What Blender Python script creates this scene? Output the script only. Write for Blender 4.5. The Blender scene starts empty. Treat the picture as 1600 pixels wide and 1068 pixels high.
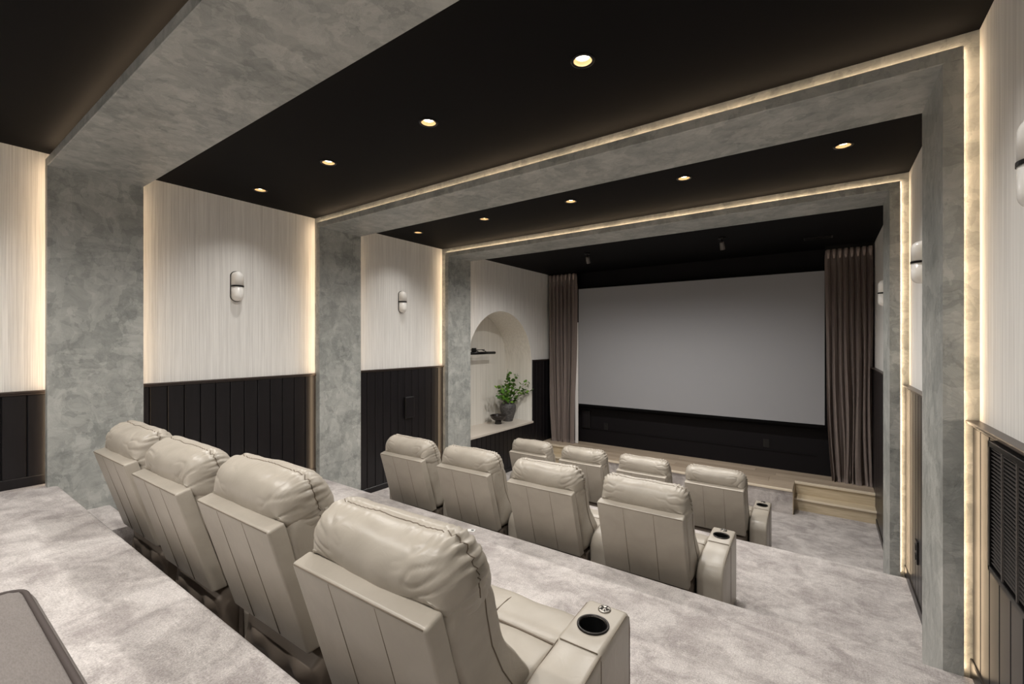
import bpy, bmesh, math, random
from mathutils import Vector, Matrix, noise
R = math.radians
C = bpy.context.scene.collection
scene = bpy.context.scene
random.seed(7)

# ------------------------------------------------------------------ camera, world, exposure
cam_d = bpy.data.cameras.new('camera'); cam_d.sensor_width = 36; cam_d.lens = 694.76 / 1600 * 36
cam_d.clip_start = .02
cam = bpy.data.objects.new('camera', cam_d); C.objects.link(cam)
cam.location = (0, 0, 2.352); cam.rotation_euler = (R(90), 0, R(35.17))
scene.camera = cam
w = bpy.data.worlds.new('world'); scene.world = w; w.use_nodes = True
w.node_tree.nodes['Background'].inputs[0].default_value = (.02, .02, .02, 1)
scene.view_settings.view_transform = 'Standard'; scene.view_settings.look = 'None'
scene.view_settings.gamma = 1; scene.view_settings.use_curve_mapping = False
scene.view_settings.exposure = 0.38
LAMP_W = 17.0        # watts per ceiling downlight
LED_S = 10.5         # cove strip emission
LAMP_COL = (1.0, .965, .92)
LED_COL = (1.0, .73, .47)

# ------------------------------------------------------------------ dimensions (metres; z=0 is the lowest carpet)
XL, XR = -4.72, .564                    # wall surfaces
XPL, XPR = -4.551, .437                 # portal inner faces
XOL, XOR = -4.620, .506                 # back of the portal board
ZC, ZB, ZO = 3.748, 3.614, 3.676        # ceiling, beam underside, beam board top
PORT = [(.685, 1.235), (2.782, 3.313), (4.825, 5.331)]
EDGE = [.746, 2.800, 4.790]             # tier front edges
TIER = [1.312, .861, .445, 0.0]
YB, YF = -2.6, 8.18                     # back wall, screen wall
DZ = 2.0                                # dado rail top
STZ = .34                               # stage height

# ------------------------------------------------------------------ materials
def srgb(r, g, b):
    f = lambda c: c / 12.92 if c <= .04045 else ((c + .055) / 1.055) ** 2.4
    return (f(r / 255), f(g / 255), f(b / 255), 1)
MAT = {}
def newmat(name, col, rough=.5, metal=0, spec=.5):
    m = bpy.data.materials.new(name); m.use_nodes = True
    b = m.node_tree.nodes['Principled BSDF']
    b.inputs['Base Color'].default_value = col; b.inputs['Roughness'].default_value = rough
    b.inputs['Metallic'].default_value = metal; b.inputs['Specular IOR Level'].default_value = spec
    MAT[name] = m
    return m
class NT:
    def __init__(s, m):
        s.t = m.node_tree; s.b = s.t.nodes['Principled BSDF']
    def n(s, kind, **kw):
        nd = s.t.nodes.new(kind)
        for k, v in kw.items(): setattr(nd, k, v)
        return nd
    def l(s, a, b): s.t.links.new(a, b)
    def coord(s, scale=(1, 1, 1), rot=(0, 0, 0), world=True):
        if world:
            g = s.n('ShaderNodeNewGeometry').outputs['Position']
        else:
            g = s.n('ShaderNodeTexCoord').outputs['Object']
        mp = s.n('ShaderNodeMapping'); mp.inputs['Scale'].default_value = scale; mp.inputs['Rotation'].default_value = rot
        s.l(g, mp.inputs['Vector']); return mp.outputs['Vector']
    def noise(s, vec, scale, detail=4, rough=.5, dist=0):
        nd = s.n('ShaderNodeTexNoise'); s.l(vec, nd.inputs['Vector'])
        nd.inputs['Scale'].default_value = scale; nd.inputs['Detail'].default_value = detail
        nd.inputs['Roughness'].default_value = rough; nd.inputs['Distortion'].default_value = dist
        return nd.outputs['Fac']
    def ramp(s, fac, stops):
        nd = s.n('ShaderNodeValToRGB'); s.l(fac, nd.inputs['Fac'])
        e = nd.color_ramp.elements
        e[0].position, e[0].color = stops[0]; e[1].position, e[1].color = stops[1]
        for p, c in stops[2:]:
            q = e.new(p); q.color = c
        return nd.outputs['Color']
    def mix(s, fac, a, b, mode='MIX'):
        nd = s.n('ShaderNodeMix', data_type='RGBA', blend_type=mode)
        if isinstance(fac, float): nd.inputs[0].default_value = fac
        else: s.l(fac, nd.inputs[0])
        for v, i in ((a, 6), (b, 7)):
            if isinstance(v, tuple): nd.inputs[i].default_value = v
            else: s.l(v, nd.inputs[i])
        return nd.outputs[2]
    def bump(s, h, strength=.3, dist=.01, prev=None):
        nd = s.n('ShaderNodeBump'); nd.inputs['Strength'].default_value = strength; nd.inputs['Distance'].default_value = dist
        s.l(h, nd.inputs['Height'])
        if prev: s.l(prev, nd.inputs['Normal'])
        return nd.outputs['Normal']

# trowelled grey plaster
m = newmat('plaster', srgb(150, 152, 147), .42); t = NT(m)
v = t.coord((1, 1, 1)); n1 = t.noise(v, 1.3, 6, .6, .8); n2 = t.noise(v, 5.5, 6, .70, 1.2)
def strokes(scale, stretch, rot, dist):
    vec = t.coord(stretch, rot); nz = t.n('ShaderNodeTexNoise'); t.l(vec, nz.inputs['Vector']); nz.inputs['Scale'].default_value = scale * .8; nz.inputs['Detail'].default_value = 4
    mx = t.n('ShaderNodeVectorMath', operation='MULTIPLY_ADD'); t.l(nz.outputs['Color'], mx.inputs[0]); mx.inputs[1].default_value = (dist,) * 3; t.l(vec, mx.inputs[2])
    vo = t.n('ShaderNodeTexVoronoi', feature='F1'); t.l(mx.outputs[0], vo.inputs['Vector']); vo.inputs['Scale'].default_value = scale;
    return vo.outputs['Color'], vo.outputs['Distance']
sa, da = strokes(5.0, (1.0, .9, 1.6), (.5, .3, .2), .55); sb, db = strokes(8.5, (1.5, 1.6, .8), (-.4, .6, .9), .45)
ca = t.ramp(sa, [(.25, srgb(128, 132, 129)), (.75, srgb(190, 192, 187))]); cb = t.ramp(sb, [(.25, srgb(126, 131, 129)), (.75, srgb(190, 192, 188))])
c3 = t.ramp(n2, [(.36, srgb(118, 123, 121)), (.62, srgb(190, 192, 187))]); c1 = t.ramp(n1, [(.36, srgb(138, 142, 139)), (.64, srgb(180, 181, 176))])
def creases(scale, stretch, rot, dist, width):
    vec = t.coord(stretch, rot); nz = t.n('ShaderNodeTexNoise'); t.l(vec, nz.inputs['Vector']); nz.inputs['Scale'].default_value = scale * .6; nz.inputs['Detail'].default_value = 6
    mx = t.n('ShaderNodeVectorMath', operation='MULTIPLY_ADD'); t.l(nz.outputs['Color'], mx.inputs[0]); mx.inputs[1].default_value = (dist,) * 3; t.l(vec, mx.inputs[2])
    vo = t.n('ShaderNodeTexVoronoi', feature='DISTANCE_TO_EDGE'); t.l(mx.outputs[0], vo.inputs['Vector']); vo.inputs['Scale'].default_value = scale
    return t.ramp(vo.outputs['Distance'], [(0, (0, 0, 0, 1)), (width, (1, 1, 1, 1))])
k1 = creases(4.2, (1, 1.1, 1.9), (.3, .5, .1), 1.3, .12)
mask = t.ramp(t.noise(v, 3.1, 4, .6), [(.46, (0, 0, 0, 1)), (.60, (1, 1, 1, 1))])
col = t.mix(.30, t.mix(.36, t.mix(.5, ca, cb), c3), c1)
kk = t.mix(mask, (1, 1, 1, 1), k1)
col = t.mix(.13, col, kk, 'MULTIPLY')
col = t.mix(1.0, col, (.994, .972, .970, 1), 'MULTIPLY')
gm = t.n('ShaderNodeBrightContrast'); t.l(col, gm.inputs[0]); gm.inputs['Contrast'].default_value = .13; gm.inputs['Bright'].default_value = .015
t.l(gm.outputs[0], t.b.inputs['Base Color'])
t.l(t.bump(n2, .5, .014), t.b.inputs['Normal'])
t.l(t.ramp(n1, [(.3, (.36,) * 3 + (1,)), (.7, (.50,) * 3 + (1,))]), t.b.inputs['Roughness'])
# striated white wallpaper
m = newmat('wallpaper', srgb(214, 208, 200), .72, 0, .3); t = NT(m)
v = t.coord((1, 1, .012)); n1 = t.noise(v, 150, 3, .65); n2 = t.noise(t.coord((1, 1, .006)), 60, 4, .65)
c = t.ramp(n1, [(.36, srgb(200, 197, 193)), (.6, srgb(238, 236, 232))])
c2 = t.ramp(n2, [(.34, srgb(212, 209, 205)), (.62, srgb(238, 236, 232))])
t.l(t.mix(.5, c, c2), t.b.inputs['Base Color']); t.l(t.bump(n1, .35, .004), t.b.inputs['Normal'])
# plainer white boarding of the stage bay
m = newmat('niche_white', srgb(206, 201, 190), .7, 0, .3); t = NT(m)
v = t.coord((1, 1, .02)); n1 = t.noise(v, 40, 4, .6)
t.l(t.ramp(n1, [(.34, srgb(214, 210, 201)), (.64, srgb(230, 226, 218))]), t.b.inputs['Base Color']); t.l(t.bump(n1, .18, .003), t.b.inputs['Normal'])
# dark painted boards, ceiling
m = newmat('dark_board', srgb(22, 20, 22), .34, 0, .4); t = NT(m)
n1 = t.noise(t.coord((6, 6, .6)), 6, 4); t.l(t.ramp(n1, [(.3, srgb(18, 16, 18)), (.7, srgb(25, 22, 25))]), t.b.inputs['Base Color'])
m = newmat('black_ceiling', srgb(12, 10, 10), .7, 0, .12); t = NT(m)
n1 = t.noise(t.coord(), 3, 5); t.l(t.ramp(n1, [(.3, srgb(7, 6, 7)), (.7, srgb(10, 8, 9))]), t.b.inputs['Base Color'])
m = newmat('black_wall', srgb(15, 12, 15), .65, 0, .2)
m = newmat('dark_joint', srgb(12, 11, 12), .8)
m = newmat('rail', srgb(58, 49, 45), .35)
# carpet
m = newmat('carpet', srgb(180, 172, 168), .95, 0, .1); t = NT(m)
v = t.coord((1, 1, 1)); n1 = t.noise(v, 2.6, 8, .74, .35); n2 = t.noise(t.coord((1, 1.35, 1), (0, 0, R(20))), 4.6, 8, .72, .5); n3 = t.noise(v, 150, 2, .75); n4 = t.noise(t.coord((160, 7, 60)), 1.0, 3, .7); n5 = t.noise(t.coord((7, 160, 60)), 1.0, 3, .7)
c = t.ramp(n1, [(.40, srgb(156, 148, 145)), (.58, srgb(226, 219, 214)), (.48, srgb(188, 180, 176))])
c2 = t.ramp(n2, [(.42, srgb(150, 142, 141)), (.57, srgb(232, 226, 223))])
c4 = t.ramp(n4, [(.32, srgb(158, 150, 147)), (.68, srgb(224, 217, 212))]); c5 = t.ramp(n5, [(.32, srgb(158, 150, 147)), (.68, srgb(224, 217, 212))])
c3 = t.ramp(n3, [(.30, (.52, .51, .50, 1)), (.70, (1, 1, 1, 1))])
t.l(t.mix(.8, t.mix(.30, t.mix(.5, c, c2), t.mix(.5, c4, c5)), c3, 'MULTIPLY'), t.b.inputs['Base Color'])
t.b.inputs['Sheen Weight'].default_value = .15
t.l(t.bump(n3, .7, .006), t.b.inputs['Normal'])
# leather
def leather(name, a, b_, rough):
    m = newmat(name, a, rough, 0, .42); t = NT(m)
    v = t.coord(world=False); n1 = t.noise(v, 4.2, 5, .55, .6); n2 = t.noise(v, 14, 4, .5, 1.4)
    t.l(t.ramp(n1, [(.32, a), (.68, b_)]), t.b.inputs['Base Color'])
    nb = t.bump(n2, .14, .010)
    t.l(nb, t.b.inputs['Normal'])
leather('leather', srgb(160, 152, 140), srgb(172, 164, 152), .36)
newmat('leather_seam', srgb(112, 100, 86), .6)
newmat('base_cloth', srgb(112, 101, 90), .6)
newmat('black_plastic', srgb(18, 17, 17), .4)
newmat('cup_black', srgb(7, 7, 7), .5)
newmat('cup_rim', srgb(42, 38, 36), .3, .6)
newmat('steel', srgb(150, 145, 138), .35, 1)
# fabrics
m = newmat('curtain', srgb(168, 153, 146), .85, 0, .15); t = NT(m)
n1 = t.noise(t.coord((300, 300, 300), world=False), 1, 2); t.l(t.bump(n1, .2, .002), t.b.inputs['Normal'])
t.b.inputs['Sheen Weight'].default_value = .15
newmat('lining', srgb(225, 222, 220), .8)
m = newmat('grey_fabric', srgb(134, 127, 121), .9, 0, .15); t = NT(m)
n1 = t.noise(t.coord((40, 160, 160), world=False), 3, 3); n2 = t.noise(t.coord(world=False), 4, 5)
t.l(t.mix(.5, t.ramp(n1, [(.3, srgb(104, 98, 94)), (.7, srgb(132, 125, 121))]), t.ramp(n2, [(.3, srgb(110, 104, 100)), (.7, srgb(125, 119, 115))])), t.b.inputs['Base Color'])
t.l(t.bump(n1, .3, .003), t.b.inputs['Normal'])
newmat('piping', srgb(62, 52, 48), .7)
m = newmat('screen', srgb(152, 152, 155), .85, 0, .15)
m = newmat('velvet_frame', srgb(10, 9, 10), .9, 0, .1)
# wood
m = newmat('stage_wood', srgb(160, 143, 124), .5); t = NT(m)
oi = t.n('ShaderNodeObjectInfo').outputs['Random']
n1 = t.noise(t.coord((2, 30, 30)), 1.6, 6, .6, .6)
c = t.ramp(n1, [(.3, srgb(138, 121, 103)), (.7, srgb(178, 161, 141))]); c2 = t.ramp(oi, [(0, srgb(150, 134, 117)), (1, srgb(196, 180, 160))])
t.l(t.mix(.45, c, c2), t.b.inputs['Base Color'])
m = newmat('step_wood', srgb(196, 180, 152), .5); t = NT(m)
n1 = t.noise(t.coord((2, 26, 26)), 1.8, 6, .6, .6); t.l(t.ramp(n1, [(.3, srgb(182, 166, 138)), (.7, srgb(208, 192, 166))]), t.b.inputs['Base Color'])
newmat('nosing', srgb(222, 208, 186), .35)
newmat('sill', srgb(206, 197, 186), .3)
# small things
newmat('opal', srgb(232, 229, 224), .25)
newmat('black_metal', srgb(16, 14, 14), .35, .5)
newmat('dark_steel', srgb(96, 91, 88), .45, .3)
m = newmat('vase', srgb(70, 68, 68), .6); t = NT(m)
n1 = t.noise(t.coord((1, 1, 2.2), world=False), 26, 6, .7); t.l(t.ramp(n1, [(.35, srgb(42, 40, 41)), (.7, srgb(112, 109, 108))]), t.b.inputs['Base Color']); t.l(t.bump(n1, .5, .004), t.b.inputs['Normal'])
newmat('bowl', srgb(34, 28, 26), .25)
m = newmat('leaf', srgb(82, 128, 36), .5); t = NT(m)
oi = t.n('ShaderNodeObjectInfo').outputs['Random']
t.l(t.ramp(oi, [(0, srgb(48, 84, 22)), (1, srgb(118, 158, 56)), (.5, srgb(74, 120, 32))]), t.b.inputs['Base Color'])
newmat('twig', srgb(84, 66, 44), .8)
newmat('white_trim', srgb(226, 220, 212), .4)
newmat('reflector', srgb(190, 160, 118), .4, .4)
newmat('paper', srgb(240, 240, 238), .7)
def emit(name, col, s):
    m = bpy.data.materials.new(name); m.use_nodes = True; nt = m.node_tree
    nt.nodes.remove(nt.nodes['Principled BSDF'])
    e = nt.nodes.new('ShaderNodeEmission'); e.inputs[0].default_value = (*col, 1); e.inputs[1].default_value = s
    nt.links.new(e.outputs[0], nt.nodes['Material Output'].inputs[0]); MAT[name] = m
emit('lamp_glow', (1, .90, .74), 10)
emit('led_glow', LED_COL, LED_S)

# ------------------------------------------------------------------ mesh helpers
def mesh_obj(name, bm, mat, parent=None, smooth=False, loc=None):
    bmesh.ops.recalc_face_normals(bm, faces=bm.faces[:])
    me = bpy.data.meshes.new(name); bm.to_mesh(me); bm.free()
    if mat: me.materials.append(MAT[mat])
    if smooth: me.polygons.foreach_set('use_smooth', [True] * len(me.polygons))
    return link(name, me, parent, loc)
def link(name, me, parent=None, loc=None, rot=None):
    o = bpy.data.objects.new(name, me); C.objects.link(o)
    if parent: o.parent = parent
    if loc: o.location = loc
    if rot: o.rotation_euler = rot
    return o
def tag(o, label=None, cat=None, group=None, kind=None):
    if label: o['label'] = label
    if cat: o['category'] = cat
    if group: o['group'] = group
    if kind: o['kind'] = kind
    return o
def thing(name, label, cat, loc=(0, 0, 0), rz=0, group=None, scale=1):
    o = bpy.data.objects.new(name, None); C.objects.link(o); o.empty_display_size = .1
    o.location = loc; o.rotation_euler = (0, 0, rz); o.scale = (scale,) * 3
    return tag(o, label, cat, group)
def box(bm, x0, x1, y0, y1, z0, z1, bev=0, seg=2):
    vs = [bm.verts.new((x, y, z)) for x in (x0, x1) for y in (y0, y1) for z in (z0, z1)]
    fs = [bm.faces.new([vs[i] for i in f]) for f in ((0, 1, 3, 2), (4, 6, 7, 5), (0, 4, 5, 1), (2, 3, 7, 6), (0, 2, 6, 4), (1, 5, 7, 3))]
    if bev:
        es = list({e for f in fs for e in f.edges})
        bmesh.ops.bevel(bm, geom=es, offset=bev, segments=seg, affect='EDGES', profile=.5)
    return bm
def B(*a, **k): return box(bmesh.new(), *a, **k)
def prism(pts, x0, x1, bev=0, seg=3, bm=None):
    """closed (y,z) outline extruded along x"""
    bm = bm or bmesh.new()
    a = [bm.verts.new((x0, y, z)) for y, z in pts]; b = [bm.verts.new((x1, y, z)) for y, z in pts]
    n = len(pts); fs = [bm.faces.new(a), bm.faces.new(b[::-1])]
    fs += [bm.faces.new((a[i], b[i], b[(i + 1) % n], a[(i + 1) % n])) for i in range(n)]
    bmesh.ops.recalc_face_normals(bm, faces=bm.faces[:])
    if bev:
        es = [e for f in fs[:2] for e in f.edges]
        bmesh.ops.bevel(bm, geom=es, offset=bev, segments=seg, affect='EDGES', profile=.5)
    return bm
def lathe(prof, n=24, bm=None, cx=0, cy=0, cap=True):
    bm = bm or bmesh.new(); rings = []
    for r, z in prof:
        if r < 1e-5: rings.append([bm.verts.new((cx, cy, z))] * n)
        else: rings.append([bm.verts.new((cx + r * math.cos(2 * math.pi * i / n), cy + r * math.sin(2 * math.pi * i / n), z)) for i in range(n)])
    for a, b in zip(rings, rings[1:]):
        for i in range(n):
            q = []
            for vtx in (a[i], a[(i + 1) % n], b[(i + 1) % n], b[i]):
                if vtx not in q: q.append(vtx)
            if len(q) > 2: bm.faces.new(q)
    return bm
def tube(pts, r, n=6, bm=None, closed=False):
    bm = bm or bmesh.new(); rings = []; P = [Vector(p) for p in pts]; N = len(P)
    for i, p in enumerate(P):
        d = (P[(i + 1) % N] - P[i - 1]) if closed else (P[min(i + 1, N - 1)] - P[max(i - 1, 0)])
        d.normalize(); u = d.orthogonal() if i == 0 else (pu - d * pu.dot(d))
        if u.length < 1e-6: u = d.orthogonal()
        u.normalize(); pu = u; vv = d.cross(u)
        rr = r[i] if isinstance(r, (list, tuple)) else r
        rings.append([bm.verts.new(p + (u * math.cos(2 * math.pi * k / n) + vv * math.sin(2 * math.pi * k / n)) * rr) for k in range(n)])
    for i in range(N if closed else N - 1):
        a, b = rings[i], rings[(i + 1) % N]
        for k in range(n): bm.faces.new((a[k], a[(k + 1) % n], b[(k + 1) % n], b[k]))
    if not closed:
        bm.faces.new(rings[0][::-1]); bm.faces.new(rings[-1])
    return bm
def catmull(pts, k=6, closed=True):
    out = []; n = len(pts)
    for i in range(n if closed else n - 1):
        p = [Vector(pts[j % n] if closed else pts[min(max(j, 0), n - 1)]) for j in (i - 1, i, i + 1, i + 2)]
        for s in range(k):
            t = s / k
            out.append(.5 * ((2 * p[1]) + (-p[0] + p[2]) * t + (2 * p[0] - 5 * p[1] + 4 * p[2] - p[3]) * t * t + (-p[0] + 3 * p[1] - 3 * p[2] + p[3]) * t ** 3))
    if not closed: out.append(Vector(pts[-1]))
    return out
def pillow(pts, hw, rnd=.03, crown=0, nx=26, disp=None, k=5):
    """smooth closed (y,z) outline lofted along x, ends rounded by rnd"""
    P = catmull([(y, z) for y, z in pts], k); n = len(P)
    cy = sum(p[0] for p in P) / n; cz = sum(p[1] for p in P) / n
    size = min(max(p[0] for p in P) - min(p[0] for p in P), max(p[1] for p in P) - min(p[1] for p in P)) / 2
    bm = bmesh.new(); rings = []
    xs = []
    for i in range(7): xs.append((-hw + rnd * (1 - math.cos(i / 6 * math.pi / 2)), math.sin(i / 6 * math.pi / 2)))
    for i in range(1, nx): xs.append((-hw + rnd + (2 * hw - 2 * rnd) * i / nx, 1))
    for i in range(7): xs.append((hw - rnd * (1 - math.sin(i / 6 * math.pi / 2)), math.cos(i / 6 * math.pi / 2)))
    for x, s in xs:
        f = 1 - (rnd / size) * (1 - s) + crown * (1 - (x / hw) ** 2)
        ring = []
        for j, p in enumerate(P):
            q = Vector((x, cy + (p[0] - cy) * f, cz + (p[1] - cz) * f))
            if disp: q += disp(q, j / n, x / hw)
            ring.append(bm.verts.new(q))
        rings.append(ring)
    for a, b in zip(rings, rings[1:]):
        for j in range(n): bm.faces.new((a[j], b[j], b[(j + 1) % n], a[(j + 1) % n]))
    bm.faces.new(rings[0]); bm.faces.new(rings[-1][::-1])
    return bm

# ------------------------------------------------------------------ floor: carpeted tiers
def tier_bm(x0, x1, y0, y1, z0, z1):
    pts = [(y0, z0), (y1, z0)]
    r = .022
    for i in range(5):
        a = i / 4 * math.pi / 2
        pts.append((y1 - r + r * math.cos(a), z1 - r + r * math.sin(a)))
    pts.append((y0, z1))
    return prism(pts, x0, x1)
floor = tag(mesh_obj('floor', B(XL, XR, EDGE[2], YF, -.1, 0), 'carpet'), 'grey mottled carpet rising in wide seating tiers', kind='structure')
ys = [YB] + EDGE
for i in range(3):
    mesh_obj('tier', tier_bm(XL, XR, ys[i] - (.2 if i else 0), EDGE[i], -.1, TIER[i]), 'carpet', floor)
    zz = (TIER[i] + TIER[i + 1]) / 2
    for x0, x1 in ((XL, -3.92), (-.46, XR)):
        mesh_obj('step', tier_bm(x0, x1, EDGE[i] - .05, EDGE[i] + .29, TIER[i + 1] - .05, zz), 'carpet', floor)

# ------------------------------------------------------------------ walls
NC, NR, NS, NSILL, ND = 6.40, .965, 1.935, .80, .62        # arched niche: centre y, radius, springing, sill, depth
Y0, Y1 = NC - NR, NC + NR
bm = bmesh.new()
def quad(bm, *p): return bm.faces.new([bm.verts.new(q) for q in p])
quad(bm, (XL, YB, 0), (XL, Y0, 0), (XL, Y0, ZC), (XL, YB, ZC))
quad(bm, (XL, Y1, 0), (XL, YF, 0), (XL, YF, ZC), (XL, Y1, ZC))
quad(bm, (XL, Y0, 0), (XL, Y1, 0), (XL, Y1, NSILL), (XL, Y0, NSILL))
NA = 48
arc = [(NC - NR * math.cos(math.pi * i / NA), NS + NR * math.sin(math.pi * i / NA)) for i in range(NA + 1)]
for (ya, za), (yb, zb) in zip(arc, arc[1:]):
    quad(bm, (XL, ya, za), (XL, yb, zb), (XL, yb, ZC), (XL, ya, ZC))
bmesh.ops.remove_doubles(bm, verts=bm.verts[:], dist=1e-4)
wall_left = tag(mesh_obj('wall_left', bm, 'wallpaper'), 'white striated wall with dark boarding and arched niche', kind='structure')
bm = bmesh.new(); XN = XL - ND
ol = [(Y0, NSILL)] + arc + [(Y1, NSILL)]
for (ya, za), (yb, zb) in zip(ol, ol[1:]): quad(bm, (XL, ya, za), (XL, yb, zb), (XN, yb, zb), (XN, ya, za))
quad(bm, (XL, Y0, NSILL), (XL, Y1, NSILL), (XN, Y1, NSILL), (XN, Y0, NSILL))
bmesh.ops.remove_doubles(bm, verts=bm.verts[:], dist=1e-4)
nm = mesh_obj('niche_lining', bm, 'niche_white', wall_left, smooth=False)
for p in nm.data.polygons: p.use_smooth = len(p.vertices) == 4 and abs(p.normal.x) < .1
bm = bmesh.new(); bm.faces.new([bm.verts.new((XN, y, z)) for y, z in ol])
mesh_obj('niche_back', bm, 'niche_white', wall_left)
mesh_obj('niche_sill', B(XN, XL + .035, Y0 - .02, Y1 + .02, NSILL - .035, NSILL + .004, bev=.004), 'sill', wall_left, smooth=False)
# stage bay white boards above the dado (thin joints)
for k in range(7):
    ya = 5.36 + k * .40
    mesh_obj('joint', B(XL, XL + .0015, ya, ya + .004, 2.95 if Y0 - .05 < ya < Y1 + .05 else DZ, ZC), 'wallpaper', wall_left)

bm = bmesh.new(); quad(bm, (XR, YB, 0), (XR, YF, 0), (XR, YF, ZC), (XR, YB, ZC))
wall_right = tag(mesh_obj('wall_right', bm, 'wallpaper'), 'white striated wall with dark boarding along the aisle', kind='structure')
bm = bmesh.new(); quad(bm, (XL, YB, 0), (XR, YB, 0), (XR, YB, ZC), (XL, YB, ZC))
tag(mesh_obj('wall_back', bm, 'wallpaper'), 'white wall behind the top tier', kind='structure')
wall_front = tag(mesh_obj('wall_front', B(XL, XR, YF, YF + .1, 0, ZC), 'black_wall'), 'black wall behind the projection screen', kind='structure')
# faint mouldings low on the screen wall
for za, zb in ((.62, .635), (1.02, 1.03)):
    mesh_obj('moulding', B(-3.9, -.1, YF - .012, YF, za, zb), 'black_wall', wall_front)

# dado: separate planks, dark backing, rail
plank_cache = {}
def plank(parent, x, side, y, z0, z1, wd):
    key = (round(z1 - z0, 3), side, round(wd, 3))
    if key not in plank_cache:
        th = .018 * side
        b = B(min(0, th), max(0, th), .0, wd - .006, 0, z1 - z0, bev=.004, seg=1)
        o = mesh_obj('plank', b, 'dark_board', parent, loc=(x, y, z0)); plank_cache[key] = o.data
    else:
        link('plank', plank_cache[key], parent, (x, y, z0))
def dado(parent, x, side, ya, yb, z0, rail=True, z1=DZ - .03):
    mesh_obj('backing', B(min(x, x + .006 * side), max(x, x + .006 * side), ya, yb, z0, z1), 'dark_joint', parent)
    n = max(1, round((yb - ya) / .125)); wd = (yb - ya) / n
    for i in range(n): plank(parent, x + .005 * side, side, ya + i * wd + .003, z0, z1, wd)
    mesh_obj('baseboard', B(min(x, x + .032 * side), max(x, x + .032 * side), ya, yb, z0 - .02, z0 + .07, bev=.004, seg=1), 'dark_board', parent)
    if rail:
        pts = [(0, -.030), (.024, -.030), (.026, -.018), (.044, -.012), (.046, -.002), (.042, 0), (0, 0)]
        b = bmesh.new()
        a_ = [b.verts.new((x + side * p, ya, DZ + q)) for p, q in pts]; c_ = [b.verts.new((x + side * p, yb, DZ + q)) for p, q in pts]
        n_ = len(pts); b.faces.new(a_); b.faces.new(c_[::-1])
        for i in range(n_): b.faces.new((a_[i], c_[i], c_[(i + 1) % n_], a_[(i + 1) % n_]))
        mesh_obj('dado_rail', b, 'rail', parent)
G_ = .045
for wl, x, side in ((wall_left, XL, 1), (wall_right, XR, -1)):
    dado(wl, x, side, -1.5, PORT[0][0] + G_, TIER[0])
    dado(wl, x, side, PORT[0][1] - G_, PORT[1][0] + G_, TIER[1])
    dado(wl, x, side, PORT[1][1] - G_, PORT[2][0] + G_, TIER[2])
dado(wall_right, XR, -1, PORT[2][1] - G_, YF, 0)
dado(wall_left, XL, 1, PORT[2][1] - G_, Y0 - .02, 0)
dado(wall_left, XL, 1, Y0 - .02, Y1 + .02, 0, rail=False, z1=NSILL - .04)
dado(wall_left, XL, 1, Y1 + .02, YF, 0)

# ------------------------------------------------------------------ ceiling with openings for the downlights
LX = [.105, -.985, -2.065, -3.165, -4.245]
LAMPS = [(x, 2.008) for x in LX] + [(x, 3.945) for x in LX] + [(x, 5.83) for x in LX[1:4]] + [(x, .06) for x in LX] + [(x, -1.85) for x in LX]  # stage, top-tier and rear rows are added out of view to lift brightness
HR, HS = .047, .085
bm = bmesh.new()
xs = sorted({XL, XR} | {round(x + s, 4) for x in LX for s in (-HS, HS)})
yl = sorted({YB, YF} | {round(y + s, 4) for _, y in LAMPS for s in (-HS, HS)})
for xa, xb in zip(xs, xs[1:]):
    for ya, yb in zip(yl, yl[1:]):
        mx, my = (xa + xb) / 2, (ya + yb) / 2
        hit = [l for l in LAMPS if abs(l[0] - mx) < .01 and abs(l[1] - my) < .01]
        if not hit: quad(bm, (xa, ya, ZC), (xb, ya, ZC), (xb, yb, ZC), (xa, yb, ZC)); continue
        lx, ly = hit[0]; inn = []; out = []
        for i in range(24):
            a = 2 * math.pi * i / 24; c_, s_ = math.cos(a), math.sin(a); k = 1 / max(abs(c_), abs(s_))
            inn.append((lx + HR * c_, ly + HR * s_, ZC))
            out.append((lx + HS * k * c_, ly + HS * k * s_, ZC))
        for i in range(24): quad(bm, inn[i], out[i], out[(i + 1) % 24], inn[(i + 1) % 24])
bmesh.ops.remove_doubles(bm, verts=bm.verts[:], dist=1e-4)
ceiling = tag(mesh_obj('ceiling', bm, 'black_ceiling'), 'matte black flat ceiling', kind='structure')
mesh_obj('roof_slab', B(XL, XR, YB, YF, ZC + .12, ZC + .16), 'black_ceiling', ceiling)

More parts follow.
